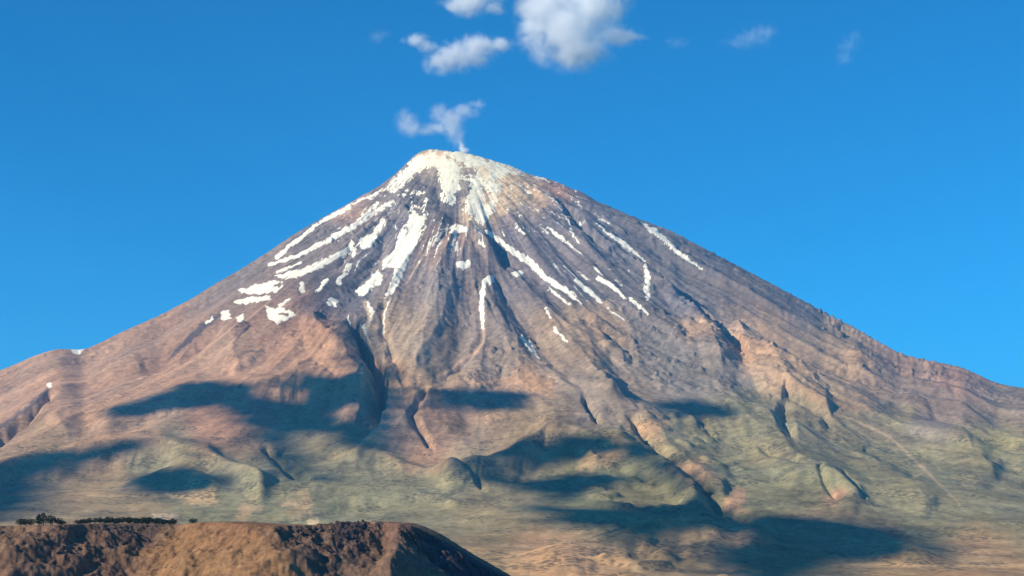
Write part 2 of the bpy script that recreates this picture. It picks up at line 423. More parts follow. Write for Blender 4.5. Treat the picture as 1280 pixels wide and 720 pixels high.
acc = np.zeros(PXg.shape + (3,)); wsum = np.full(PXg.shape, 1e-9)
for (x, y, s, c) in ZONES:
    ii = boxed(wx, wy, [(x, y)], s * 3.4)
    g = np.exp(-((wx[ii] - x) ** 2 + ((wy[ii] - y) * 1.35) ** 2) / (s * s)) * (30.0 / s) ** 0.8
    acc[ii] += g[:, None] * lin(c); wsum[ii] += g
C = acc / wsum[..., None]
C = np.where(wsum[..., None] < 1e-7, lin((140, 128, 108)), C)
streak = fbm(thw * 48, r / 1700, 4, 90, 0.6) * (0.45 + 0.55 * calm)
streak2 = fbm(thw * 22 + 4, r / 2200, 3, 96, 0.6)
blot = fbm(Xg / 260, Yg / 700, 4, 101, 0.55)
k_up = 1 - 0.6 * sstep(5000, 7500, r) * (1 - 0.8 * sstep(300, 1500, Xg))
speck = fbm(Xg / 55, hq * 2.4, 3, 140, 0.7)
stones = sstep(0.35, 0.75, fbm(Xg / 75, hq * 1.7, 4, 150, 0.65)) * sstep(-0.2, 0.5, fbm(Xg / 900, hq / 6, 3, 155))
C = C * (1 + 0.24 * streak * k_up + 0.20 * streak2 * k_up + 0.20 * blot + 0.24 * speck)[..., None]
C = C * (1 - 0.45 * stones * k_up)[..., None]
C = C * (1 + (0.38 * fbm(thw * 95, r / 600, 3, 160, 0.6) + 0.25 * fbm(Xg / 60, hq * 2, 3, 165)) * sstep(3000, 1400, r) * np.ones_like(r))[..., None]
mean = lin((142, 128, 118)); C = np.maximum(mean + 1.12 * (C - mean), 0.015)
band = fbm(Xg / 700, Yg / 190, 4, 170, 0.55) * low
C = C * (1 + 0.20 * band[..., None] * np.array([1.15, 1.0, 0.8]))
warm = fbm(Xg / 420, Yg / 900, 4, 120)[..., None]
C = C * (1 + warm * np.array([0.10, 0.0, -0.10]))
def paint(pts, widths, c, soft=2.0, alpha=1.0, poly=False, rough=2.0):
    """a strip or patch of another colour with its own outline: debris channels, tracks, fields, dark gully lines"""
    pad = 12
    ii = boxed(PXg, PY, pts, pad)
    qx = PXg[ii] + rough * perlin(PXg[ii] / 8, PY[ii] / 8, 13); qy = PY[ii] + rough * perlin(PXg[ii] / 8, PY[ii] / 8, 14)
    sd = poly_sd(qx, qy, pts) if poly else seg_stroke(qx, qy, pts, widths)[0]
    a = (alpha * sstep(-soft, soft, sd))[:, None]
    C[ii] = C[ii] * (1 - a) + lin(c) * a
paint([(1040, 516), (1075, 528), (1107, 543), (1122, 555), (1141, 573), (1165, 596), (1185, 615), (1200, 632)], [0.8, 1, 1.8, 1.6, 1.8, 1.8, 1.2, .5], (195, 172, 146), 1.8, 0.6, rough=1.4)
paint([(604, 408), (605, 425), (598, 438), (578, 450), (560, 464), (535, 476)], [1.2, 1.2, 1.6, 1.6, 1.4, .6], (205, 165, 138), 1.5, 0.8, rough=1)
paint([(488, 372), (480, 395), (480, 425), (490, 455), (502, 492)], [1, 1, .8, .8, 1.2], (205, 182, 155), 1.4, 0.7, rough=1)
paint([(455, 378), (464, 395), (456, 415), (462, 432)], [2, 3, 3, 1.5], (225, 200, 170), 1.5, 0.8)
paint([(130, 518), (190, 496), (235, 480)], [.8, 1.2, .8], (190, 172, 150), 1.2, 0.6, rough=.6)
paint([(560, 282), (540, 305), (522, 330), (508, 355)], [.8, 1, .8, .5], (220, 190, 165), 1.0, 0.8, rough=1)
paint([(570, 288), (560, 310), (546, 330)], [.8, .8, .5], (220, 185, 160), 1.0, 0.8, rough=1)
paint([(274, 394), (252, 409), (232, 429), (211, 449)], [2, 4.5, 3.5, 1.2], (74, 74, 92), 2.0, 0.85)  # dark strip along the left diagonal gully
paint([(64, 483), (52, 495), (30, 514), (-5, 537)], [1, 3, 3, 2.5], (78, 78, 94), 2.0, 0.8)  # dark strip along the far left gully
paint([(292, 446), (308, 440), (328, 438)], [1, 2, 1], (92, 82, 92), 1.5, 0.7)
paint([(205, 617), (235, 614), (262, 618), (250, 624), (215, 622)], 0, (200, 170, 128), 2, 0.8, True)
paint([(300, 634), (330, 632), (328, 639), (305, 639)], 0, (195, 168, 138), 2, 0.7, True)
paint([(350, 629), (372, 626), (370, 632), (352, 633)], 0, (195, 168, 138), 2, 0.7, True)
paint([(190, 641), (222, 644), (224, 650), (195, 648)], 0, (205, 180, 165), 1.5, 0.8, True)
paint([(1040, 706), (1100, 704), (1180, 706), (1280, 705), (1280, 709), (1100, 709)], 0, (215, 178, 132), 1.5, 0.7, True, 1)
paint([(575, 478), (640, 470), (675, 476), (660, 490), (610, 484)], 0, (192, 148, 116), 4, 0.5, True)
mu = (0.34 * (1 - 0.35 * low))[..., None]
C = C * (1 - mu) + C.mean(-1, keepdims=True) * mu * np.array([1.14, 1.0, 0.80])
C = C * (1 + low[..., None] * np.array([0.20, 0.14, 0.04])) * (1 - 0.14 * sstep(7800, 9400, r))[..., None]
C = np.clip(C, 0.02, 0.85) * 0.88 * 1.16 * np.array([1.0, 0.93, 0.80])

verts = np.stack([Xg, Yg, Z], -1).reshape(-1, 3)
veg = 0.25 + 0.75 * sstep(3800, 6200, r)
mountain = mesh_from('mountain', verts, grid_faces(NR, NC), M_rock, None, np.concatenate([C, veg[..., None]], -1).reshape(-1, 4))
tag(mountain, 'tall bare volcanic cone with brown and grey gullied slopes under streaks of snow', 'mountain', kind='structure')

# ------------------------------------------------------------------ snow
SNOW_POLY = [
    [(505, 208), (525, 190), (545, 186), (575, 188), (600, 195), (640, 206), (657, 214), (658, 221), (642, 220), (632, 226), (630, 244), (622, 262), (612, 274), (603, 282), (585, 273), (578, 262), (584, 246), (578, 234), (572, 244), (566, 258), (552, 252), (549, 236), (546, 218), (538, 214), (520, 224), (500, 238), (478, 247), (490, 226)],
    [(531, 243), (536, 262), (527, 290), (520, 310), (508, 332), (501, 352), (492, 366), (480, 373), (489, 360), (495, 345), (496, 334), (477, 337), (481, 321), (494, 312), (497, 292), (509, 277), (512, 258), (522, 250)],
    [(481, 268), (483, 280), (473, 293), (466, 307), (455, 313), (446, 307), (451, 297), (464, 292), (472, 281)],
    [(472, 336), (478, 345), (475, 356), (461, 365), (452, 371), (443, 365), (454, 356), (464, 345)],
    [(342, 345), (360, 339), (380, 335), (400, 325), (420, 316), (432, 311), (439, 299), (445, 305), (435, 318), (415, 328), (395, 338), (375, 346), (355, 350)],
    [(296, 362), (322, 355), (342, 350), (353, 351), (355, 357), (347, 365), (322, 368), (302, 367)],
    [(291, 376), (310, 372), (337, 369), (338, 374), (322, 378), (297, 381)],
    [(330, 381), (344, 385), (351, 381), (357, 388), (362, 388), (371, 394), (358, 400), (347, 405), (337, 399)],
    [(275, 390), (286, 387), (290, 398), (278, 401)], [(294, 396), (304, 392), (305, 400), (298, 404)],
    [(407, 377), (415, 371), (423, 376), (420, 384), (411, 382)],
    [(88, 438), (97, 435), (106, 438), (98, 443), (90, 442)],
    [(605, 349), (610, 343), (618, 346), (619, 352), (611, 357)], [(639, 342), (646, 338), (655, 340), (654, 346), (644, 346)],
    [(570, 328), (578, 326), (590, 325), (588, 333), (578, 338), (571, 334)], [(560, 283), (570, 280), (584, 284), (586, 290), (575, 291), (566, 294)],
    [(58, 480), (62, 477), (66, 481), (62, 486)],
]
SNOW_STROKE = [
    ([(437, 332), (424, 352)], [3, 3.5]), ([(408, 350), (397, 363)], [2.5, 2.5]), ([(377, 355), (378, 364)], [2.5, 2.5]), ([(449, 325), (444, 338)], [1.6, 1]), ([(444, 312), (441, 320)], [2.4, 1.5]),
    ([(396, 281), (372, 300), (345, 322)], [2, 2.6, 2.4]), ([(336, 331), (360, 324), (380, 316), (420, 295), (467, 267), (503, 244), (532, 240)], [2, 2.6, 2.6, 3.2, 3, 2.6, 2.4]),
    ([(346, 340), (362, 334), (378, 327)], [1.6, 2, 1.2]), ([(400, 278), (440, 257), (475, 240), (505, 222)], [2.2, 3.2, 4, 5]), ([(436, 287), (455, 270), (472, 254)], [1.4, 2.2, 2]),
    ([(361, 374), (350, 382)], [1.6, 2]), ([(476, 262), (492, 250)], [1.5, 2]),
    ([(609, 289), (632, 307), (665, 330), (681, 347), (705, 362), (727, 380)], [2.2, 3.2, 4.6, 3.2, 3.4, 1]), ([(685, 360), (712, 380)], [2, 1.6]),
    ([(719, 351), (736, 364), (752, 378)], [2.4, 3.2, 1.6]), ([(760, 386), (782, 402)], [1.3, .8]), ([(748, 348), (765, 357), (782, 374)], [2.6, 2.2, 1.2]), ([(788, 374), (812, 393)], [2, 1.2]),
    ([(807, 331), (809, 345), (809, 360), (810, 374)], [1.6, 3.2, 3.8, 2.2]), ([(758, 290), (780, 305), (806, 326)], [1.6, 3.6, 1.2]), ([(716, 249), (738, 270), (760, 292)], [1.4, 1.2, 1.4]),
    ([(665, 233), (682, 243), (697, 253)], [2, 3.6, 1.4]), ([(668, 222), (682, 225), (697, 232)], [2, 2.8, 1.6]),
    ([(798, 276), (815, 287), (832, 300), (850, 317), (877, 336)], [1.6, 3.4, 2.4, 2.8, 1]), ([(822, 295), (845, 316)], [1, 1]),
    ([(712, 286), (723, 303)], [1.6, 1]), ([(683, 283), (698, 295), (716, 309)], [1.4, 2.2, 1]), ([(640, 225), (652, 233), (662, 241)], [2, 2.8, 1.6]), ([(652, 243), (668, 258), (678, 268)], [1.6, 2, 1]),
    ([(606, 350), (603, 368), (602, 385), (604, 411)], [2, 3.4, 3.4, 1.4]), ([(651, 421), (659, 429), (667, 440)], [1.6, 3, 1.8]), ([(668, 442), (673, 448)], [1.6, 1]), ([(692, 409), (708, 427)], [1.8, 1.2]),
    ([(683, 386), (688, 396)], [2.2, 1.4]), ([(640, 272), (646, 284), (655, 292)], [1.6, 2.4, 1.2]), ([(596, 285), (603, 292)], [1.4, 1.8]), ([(598, 300), (604, 308)], [1.4, 1.6]),
    ([(560, 282), (541, 306), (525, 328)], [1.1, 1.2, .8]), ([(552, 286), (536, 306)], [.9, .9]), ([(572, 292), (560, 314)], [1.2, .9]),
    ([(497, 334), (492, 352), (484, 368)], [3, 2.4, 1.8]), ([(457, 375), (466, 392), (462, 402)], [1.8, 2.2, 1.2]), ([(455, 405), (457, 420)], [1.6, 1]), ([(435, 395), (438, 408)], [1.2, .9]), ([(258, 404), (266, 398)], [1.6, 2]),
    ([(612, 262), (640, 232)], [2.2, 1.6]), ([(625, 250), (636, 262)], [1.6, 1]), ([(488, 372), (480, 392), (479, 420)], [1, .9, .6]),
]
ROCK = [  # rock standing clear of the snow
    ([(540, 213), (528, 222), (515, 232), (500, 240)], [3, 7, 5, 3]), ([(536, 226), (546, 232), (543, 246)], [3, 4, 3]), ([(543, 250), (556, 262), (574, 262)], [4, 6, 4]), ([(580, 232), (579, 246), (573, 258)], [3, 4, 3]),
    ([(580, 215), (590, 214)], [3, 4]), ([(512, 248), (524, 250)], [5, 6]), ([(583, 268), (592, 272), (600, 285)], [1.2, 1.8, 1.5]), ([(604, 232), (610, 250)], [1.2, 1.6]), ([(440, 258), (460, 252)], [2, 3]), ([(342, 357), (352, 355)], [1, 1.5]),
    ([(562, 196), (578, 206)], [.8, 1.2]), ([(346, 392), (360, 394)], [.5, 1.5]), ([(518, 262), (527, 266)], [2, 1.5])]
SN = np.full(PXg.shape, -20.0)
nx1 = fbm(PXg / 9, PY / 6, 3, 201); ny1 = fbm(PXg / 9, PY / 6, 3, 207); nfine = fbm(PXg / 5 + 2, PY / 3.4, 3, 215, 0.6)
qx, qy = PXg + 1.9 * nx1, PY + 1.5 * ny1
frontside = (dy < 250)
for pts in SNOW_POLY:
    ii = boxed(PXg, PY, pts, 12)
    SN[ii] = np.maximum(SN[ii], poly_sd(qx[ii], qy[ii], pts))
for pts, w in SNOW_STROKE:
    ii = boxed(PXg, PY, pts, 12)
    SN[ii] = np.maximum(SN[ii], seg_stroke(qx[ii], qy[ii], pts, w)[0] + 0.2)
for pts, w in ROCK:
    ii = boxed(PXg, PY, pts, 20)
    SN[ii] = np.minimum(SN[ii], -seg_stroke(qx[ii] + 2 * nfine[ii], qy[ii], pts, w)[0])
mott = sstep(0, 1, (300 - PY) / 70) * sstep(430, 500, PXg)           # the summit snow is thin and broken by stones
fray = fbm(thw * 75, r / 260, 3, 240, 0.6)                             # rock ribs breaking through, down the slope
right = sstep(596, 622, PXg) * (1 - sstep(268, 290, PY)) * sstep(198, 214, PY - (PXg - 600) * 0.22)
SN = SN + nfine * (1.2 + 2.0 * mott) + 0.05 - 2.4 * sstep(0.28, 0.62, fray) * sstep(430, 330, PY) - 3.6 * right * sstep(-0.5, 0.15, fray) - 3.8 * mott * sstep(0.05, 0.4, fray) * sstep(196, 214, PY) - 3.0 * mott * sstep(0.05, 0.35, fbm(PXg / 22, PY / 16, 3, 245))
crumbs = sstep(0.42, 0.6, nfine) * sstep(0.0, 0.5, fbm(PXg / 40, PY / 25, 2, 231)) * (PY < 335) * (PY > 200) * (PXg > 400) * (PXg < 760) * (r < 1700)
thin = fbm(thw * 95, r / 420, 3, 250, 0.6)                             # thin snow left in the runnels
field = np.exp(-((PXg - 690) / 75) ** 2 - ((PY - 262) / 42) ** 2) + np.exp(-((PXg - 450) / 60) ** 2 - ((PY - 288) / 38) ** 2) + 0.9 * np.exp(-((PXg - 560) / 50) ** 2 - ((PY - 298) / 28) ** 2) + 0.8 * np.exp(-((PXg - 740) / 50) ** 2 - ((PY - 345) / 30) ** 2)
runs = (thin + 0.25 * nfine - 0.72 + 0.34 * np.minimum(field, 1)) * 3.2 - 3.0 * (field < 0.25)
SN = np.where(frontside, np.maximum.reduce([SN, crumbs * 1.6 - 0.6, runs]), -20.0)
SN = np.clip(SN, -2.5, 2.5)
on = SN > 0
lab = np.zeros(PXg.shape, np.int32); nlab = 0
on[0, :] = on[-1, :] = False; on[:, 0] = on[:, -1] = False
comps = []
for (i, j) in zip(*np.nonzero(on)):
    if lab[i, j]: continue
    nlab += 1; stack = [(i, j)]; lab[i, j] = nlab; cells = []
    while stack:
        a, b = stack.pop(); cells.append((a, b))
        for da in (-1, 0, 1):
            for db in (-1, 0, 1):
                if on[a + da, b + db] and not lab[a + da, b + db]:
                    lab[a + da, b + db] = nlab; stack.append((a + da, b + db))
    comps.append(cells)
comps.sort(key=len, reverse=True)
yel = sstep(320, 200, PY) * sstep(470, 540, PXg) * (1 - sstep(630, 690, PXg))
orange = sstep(0.0, 0.6, fbm(PXg / 16, PY / 12, 3, 260)) * sstep(290, 230, PY) * sstep(560, 610, PXg) * (1 - sstep(640, 680, PXg))
SC_ = np.ones(PXg.shape + (3,)) * np.array([0.94, 0.87, 0.68])
SC_ = SC_ * (1 - yel[..., None] * np.array([0.0, 0.03, 0.14])) * (1 - orange[..., None] * np.array([0.05, 0.18, 0.32]))
SC_ = SC_ * (1 + 0.07 * nfine[..., None])
rf = sstep(24, 4, np.hypot(PXg - 542, (PY - 192) * 2)) * sstep(-.2, .3, nx1)
SC_ = SC_ * (1 - rf[..., None] * np.array([0.12, 0.42, 0.55]))
dirt = (0.62 * (1 - sstep(0.0, 0.75, SN)) + 0.16 * sstep(0.1, 0.6, fray))[..., None]      # old snow thins to grey slush and grit at its edges
SC_ = SC_ * (1 - dirt) + (C * 1.15 + 0.06) * dirt
Zs = Z + np.clip(SN, -2.5, 0.7) * 2.4
vid = np.arange(NR * NC).reshape(NR, NC)
def sheet(name, cells):
    A = np.array(cells)
    f = np.unique(np.concatenate([vid[A[:, 0] + a, A[:, 1] + b] for a in (-1, 0) for b in (-1, 0)]))
    fi, fj = f // NC, f % NC
    q = np.stack([vid[fi, fj], vid[fi, fj + 1], vid[fi + 1, fj + 1], vid[fi + 1, fj]], -1)
    u, inv = np.unique(q.ravel(), return_inverse=True)
    v = np.stack([Xg.ravel()[u], Yg.ravel()[u], Zs.ravel()[u]], -1)
    return mesh_from(name, v, inv.reshape(-1, 4), M_snow, mountain, np.clip(SC_.reshape(-1, 3)[u], 0, .95))
for k, cells in enumerate(comps[:280]):
    if len(cells) < 2: continue
    sheet('snow_cap' if k == 0 else 'snow_patch', cells)

# ------------------------------------------------------------------ looking up places on the slope
def on_slope(px, py, Zf=Z):
    j = int(np.clip(np.searchsorted(pxs, px), 1, NC - 1))
    colp = PY[:, j]
    i = int(np.argmax(colp <= py))
    if colp[i] > py: i = int(np.argmin(colp))
    y = ysr[i]; return Vector(((px - CX) / F * y, y, Zf[i, j]))

# ------------------------------------------------------------------ the far plain all round
NA = 128
rad = [9.0, 400, 2200, 12000, 40000, 90000]
pv = [(rd * math.cos(2 * math.pi * a / NA), rd * math.sin(2 * math.pi * a / NA), -4 - min(rd, 5000) * 0.07 - 12) for rd in rad for a in range(NA)]
pf = [(i * NA + a, i * NA + (a + 1) % NA, (i + 1) * NA + (a + 1) % NA, (i + 1) * NA + a) for i in range(len(rad) - 1) for a in range(NA)]
plain = mesh_from('ground', pv, pf, M_plain)
tag(plain, 'dry brown valley floor running out to the horizon', 'ground', kind='structure')

# ------------------------------------------------------------------ the brown hill in front
HY = 1500.0
hpx = np.concatenate([np.linspace(-640, -30, 60), np.arange(-20, 660, 0.8), np.linspace(664, 1900, 90)])
hys = np.concatenate([np.linspace(6, 1150, 40), np.linspace(1160, 1320, 50), np.linspace(1321, 1600, 240), np.linspace(1605, 1800, 50), np.linspace(1820, 2500, 20)])
HP, HYg = np.meshgrid(hpx, hys)
HX = (HP - CX) / F * HYg
E = HX / HY * F + CX                                         # column as seen at the brow's distance
crest = np.array([(-640, 690), (-300, 668), (-60, 659), (0, 658), (60, 657), (100, 655), (150, 655), (205, 657), (230, 656), (262, 653), (300, 653), (350, 656), (400, 657), (440, 653), (480, 653), (508, 655), (522, 660), (540, 669), (560, 681), (590, 701), (625, 722), (700, 765), (850, 830), (1900, 1000)], float)
zc = (CY - np.interp(E, crest[:, 0], crest[:, 1])) / F * HY
znear = -2 - 0.068 * HYg
# the brow line weaves: noses at 20 and 375, gully at 200
brow = np.interp(E, [-640, -100, 40, 105, 198, 225, 300, 372, 420, 462, 490, 505, 530, 640, 1900], [1470, 1450, 1400, 1405, 1508, 1500, 1440, 1375, 1420, 1470, 1478, 1455, 1485, 1530, 1560])
bk = 12
brow = np.apply_along_axis(lambda v: np.convolve(np.pad(v, bk, 'edge'), np.hanning(2 * bk + 3)[1:-1] / np.hanning(2 * bk + 3).sum(), 'valid'), 1, brow)
brow = brow + 22 * fbm(E / 60, HYg / 70, 4, 304) + 4 * fbm(E / 14, HYg / 16, 3, 309)
d = brow - HYg                                               # metres in front of the brow
fall = np.where(d < 0, 0, 0.34 * d - 4 * (1 - np.exp(-np.maximum(d, 0) / 6.0)))
top = zc + np.where(d < 0, np.minimum(0, (-d) * 0.006 - 0.2), 0) - np.maximum(0, -d - 160) * 0.35
HZ = top - fall
crag_m = np.maximum.reduce([
    0.55 * sstep(-16, 14, poly_sd(E, HYg, [(90, 1330), (110, 1400), (200, 1500), (215, 1480), (190, 1400), (150, 1330)])),
    sstep(-10, 10, poly_sd(E, HYg, [(372, 1340), (378, 1400), (440, 1475), (490, 1480), (480, 1400), (440, 1340)])),
    sstep(-8, 8, poly_sd(E, HYg, [(505, 1400), (505, 1470), (560, 1510), (640, 1530), (640, 1470), (560, 1430)]))])
crag_m = crag_m * sstep(-4, 4, d)
HZ = HZ + sstep(0, 25, d) * 2.6 * fbm(HX / 40, HYg / 50, 4, 320) + 0.45 * fbm(HX / 6, HYg / 10, 3, 330)
HZ = HZ + sstep(0, 18, d) * 1.0 * (ridged(HX / 26 + HYg / 90, HYg / 60, 4, 350) - .5)
HZ = HZ + crag_m * 2.6 * (ridged(HX / 16 + HYg / 70, HYg / 24, 4, 340, .6) - 0.45)
HZ = np.maximum(HZ, znear + 0.8 * fbm(HX / 60, HYg / 60, 3, 360))
hz_zone = [(-40, 1400, 60, (150, 122, 98)), (40, 1420, 50, (146, 116, 92)), (20, 1460, 40, (152, 120, 100)), (120, 1420, 40, (138, 110, 92)), (160, 1360, 50, (136, 108, 90)), (190, 1450, 25, (104, 88, 84)), (250, 1420, 45, (158, 122, 88)), (300, 1360, 50, (162, 126, 92)),
           (300, 1440, 40, (152, 114, 86)), (340, 1410, 40, (150, 110, 84)), (400, 1400, 40, (124, 102, 88)), (440, 1430, 30, (92, 80, 84)), (470, 1400, 30, (120, 96, 84)), (500, 1450, 25, (150, 116, 98)), (540, 1460, 30, (84, 76, 84)), (600, 1480, 40, (80, 74, 84)), (520, 1380, 40, (140, 114, 96)), (200, 1560, 60, (140, 116, 94)), (450, 1560, 60, (150, 118, 92))]
hw = E + 16 * fbm(HX / 40, HYg / 40, 3, 370); hv = HYg + 18 * fbm(HX / 40, HYg / 40, 3, 375)
acc = np.zeros(HP.shape + (3,)); ws = np.full(HP.shape, 1e-9)
for (x, y, s, c) in hz_zone:
    g = np.exp(-np.minimum(((hw - x) ** 2 + (hv - y) ** 2) / (s * s), 60))
    acc += g[..., None] * lin(c); ws += g
HC = np.where(ws[..., None] < 1e-7, lin((146, 118, 92)), acc / ws[..., None])
HC = HC * (1 + 0.28 * fbm(HX / 30, HYg / 34, 5, 380, .6) + 0.15 * fbm(HX / 4, HYg / 12, 3, 385))[..., None]
dark = crag_m * sstep(0.0, 0.35, fbm(HX / 9, HYg / 16, 4, 390))
HC = HC * (1 - 0.5 * dark[..., None])
HC = np.clip(HC, 0.015, .6) * 0.74 * np.array([1.0, .95, .89])
hill = mesh_from('hill', np.stack([HX, HYg, HZ], -1).reshape(-1, 3), grid_faces(*HP.shape), M_hill, None, np.concatenate([HC, np.full(HP.shape + (1,), .6)], -1).reshape(-1, 4))
tag(hill, 'low brown flat topped hill with dark crags in front of the mountain', 'hill', kind='structure')
def hill_at(e, y):
    j = int(np.clip(np.searchsorted(hpx, e), 0, len(hpx) - 1)); i = int(np.clip(np.searchsorted(hys, y), 0, len(hys) - 1))
    # columns fan out with distance: find the column whose brow position is e
    jj = int(np.argmin(np.abs(E[i] - e)))
    return Vector((HX[i, jj], HYg[i, jj], HZ[i, jj]))

# crags: single dark rocks breaking out of the hill's face
import bmesh
def rock_mesh(seed):
    bm = bmesh.new(); bmesh.ops.create_icosphere(bm, subdivisions=2, radius=1)
    rr_ = random.Random(seed); ph = [rr_.uniform(0, 6) for _ in range(6)]
    planes = [Vector((rr_.gauss(0, 1), rr_.gauss(0, 1), rr_.gauss(0, 1))).normalized() for _ in range(9)]
    for v in bm.verts:
        p = v.co.copy()
        for n in planes:
            dd = p.dot(n) - 0.62
            if dd > 0: p -= n * dd * 0.85
        v.co = p * (1 + .12 * math.sin(5 * p.x + ph[0]) * math.sin(4 * p.z + ph[1]))
    me = bpy.data.meshes.new('rock_outcrop'); bm.to_mesh(me); bm.free(); me.materials.append(M_crag); return me
rocks = [rock_mesh(s) for s in range(6)]
def scatter(poly, n, smin, smax):
    P = np.array(poly); k = 0
    while k < n:
        e = random.uniform(P[:, 0].min(), P[:, 0].max()); y = random.uniform(P[:, 1].min(), P[:, 1].max())
        if poly_sd(np.array([e]), np.array([y]), poly)[0] < 0: continue
        p = hill_at(e, y)
        o = bpy.data.objects.new('rock_outcrop', rocks[random.randrange(6)]); col.objects.link(o)
        s = smin + (smax - smin) * random.random() ** 2.2
        o.parent = hill; o.location = (p.x, p.y, p.z - s * .1)
        o.scale = (s * random.uniform(.7, 1.2), s, s * random.uniform(.8, 1.7)); o.rotation_euler = (random.uniform(-.3, .3), random.uniform(-.3, .3), random.uniform(0, 6.3))
        k += 1
scatter([(60, 1330), (110, 1400), (190, 1490), (208, 1480), (190, 1400), (150, 1330)], 60, .8, 2.6)
scatter([(376, 1370), (382, 1410), (440, 1465), (484, 1470), (480, 1410), (445, 1370)], 70, .8, 2.8)
scatter([(506, 1420), (508, 1465), (540, 1490), (560, 1480), (540, 1430)], 36, .8, 2.4)
scatter([(210, 1340), (230, 1480), (370, 1400), (370, 1340)], 25, .5, 1.3)

# ------------------------------------------------------------------ trees on the hill's brow
def crown_mesh(seed, wide, tall, pointed):
    rr_ = np.random.RandomState(seed); V = []; Fc = []
    for k in range(420):
        while True:
            p = rr_.uniform(-1, 1, 3)
            if np.dot(p, p) < 1: break
        lump = 1 + .22 * math.sin(4 * p[0] + seed) * math.sin(5 * p[1] + 2 * seed)
        h = (p[2] + 1) / 2
        taper = (1 - .75 * h) if pointed else 1.0
        c = np.array([p[0] * wide * taper * lump, p[1] * wide * taper * lump, tall * (.12 + .88 * h)])
        a, b = rr_.normal(size=3), rr_.normal(size=3)
        a /= np.linalg.norm(a); b -= a * a.dot(b); b /= np.linalg.norm(b)
        s = rr_.uniform(.25, .55)
        n = len(V); V += [c - a * s, c + b * s * .6, c + a * s, c - b * s * .6]; Fc.append((n, n + 1, n + 2, n + 3))
    me = mesh_from('crown', V, Fc, M_leaf, smooth=False)
    return me
def trunk_verts(h):
    V, Fc = [], []
    prof = [(0, .32), (.3, .24), (.6, .16), (1.0, .05)]
    for z, w in prof:
        for a in range(7): V.append((w * math.cos(a * .8976) + .15 * z * z, w * math.sin(a * .8976), z * h))
    for i in range(3):
        for a in range(7): Fc.append((i * 7 + a, i * 7 + (a + 1) % 7, i * 7 + 7 + (a + 1) % 7, i * 7 + 7 + a))
    for b in range(4):                                          # limbs
        ang = b * 1.7; z0 = h * (.3 + .13 * b); n = len(V)
        d0 = Vector((math.cos(ang), math.sin(ang), .8)); L = h * .33
        for t, w in ((0, .10), (1, .03)):
            c = Vector((0, 0, z0)) + d0 * L * t
            for q in range(3): V.append((c.x + w * math.cos(q * 2.09), c.y + w * math.sin(q * 2.09), c.z))
        for q in range(3): Fc.append((n + q, n + (q + 1) % 3, n + 3 + (q + 1) % 3, n + 3 + q))
    return V, Fc
protos = []
for s, (w_, t_, pt) in enumerate([(4.2, 8.0, True), (3.4, 5.6, False), (4.0, 4.6, False), (3.0, 6.4, True)]):
    c = crown_mesh(40 + s, w_, t_, pt); v, f = trunk_verts(t_ * .85); t = mesh_from('trunk', v, f, M_bark)
    protos.append((c.data, t.data)); bpy.data.objects.remove(c); bpy.data.objects.remove(t)
def tree(e, y, kind, scale, label, group):
    p = hill_at(e, y)
    root = bpy.data.objects.new('tree', None); col.objects.link(root)
    root.location = (p.x, p.y, p.z - .3); scale *= 1.5
    root.scale = (scale * random.uniform(.9, 1.15), scale, scale * random.uniform(.88, 1.12)); root.rotation_euler = (0, 0, random.uniform(0, 6.28))
    for nm, me in zip(('crown', 'trunk'), protos[kind]):
        o = bpy.data.objects.new(nm, me); col.objects.link(o); o.parent = root
    tag(root, label, 'tree', group)
for e, k, s in ((19, 1, .95), (27, 3, 1.15), (34, 0, 1.15), (42, 1, 1.2), (50, 1, .95), (56, 2, .7)):
    tree(e, 1560 + random.uniform(-14, 14), k, s, 'dark tree in the pointed clump near the left end of the hill top', 'trees in the pointed clump')
for e in (1, 6):
    tree(e, 1560, 1, .95, 'dark tree cut by the left edge of the picture on the hill top', 'trees at the left edge')
for q in range(26):
    e = 74 + q * 5.1 + random.uniform(-1.5, 1.5)
    tree(e, 1556 + random.uniform(-12, 12), random.choice([1, 2, 2]), (.72 if e < 110 else .95) * random.uniform(.85, 1.1), 'low dark tree in the long row along the hill top', 'row of trees along the hill top')
tree(229, 1548, 2, .85, 'small lone dark tree right of the long row on the hill top', None)

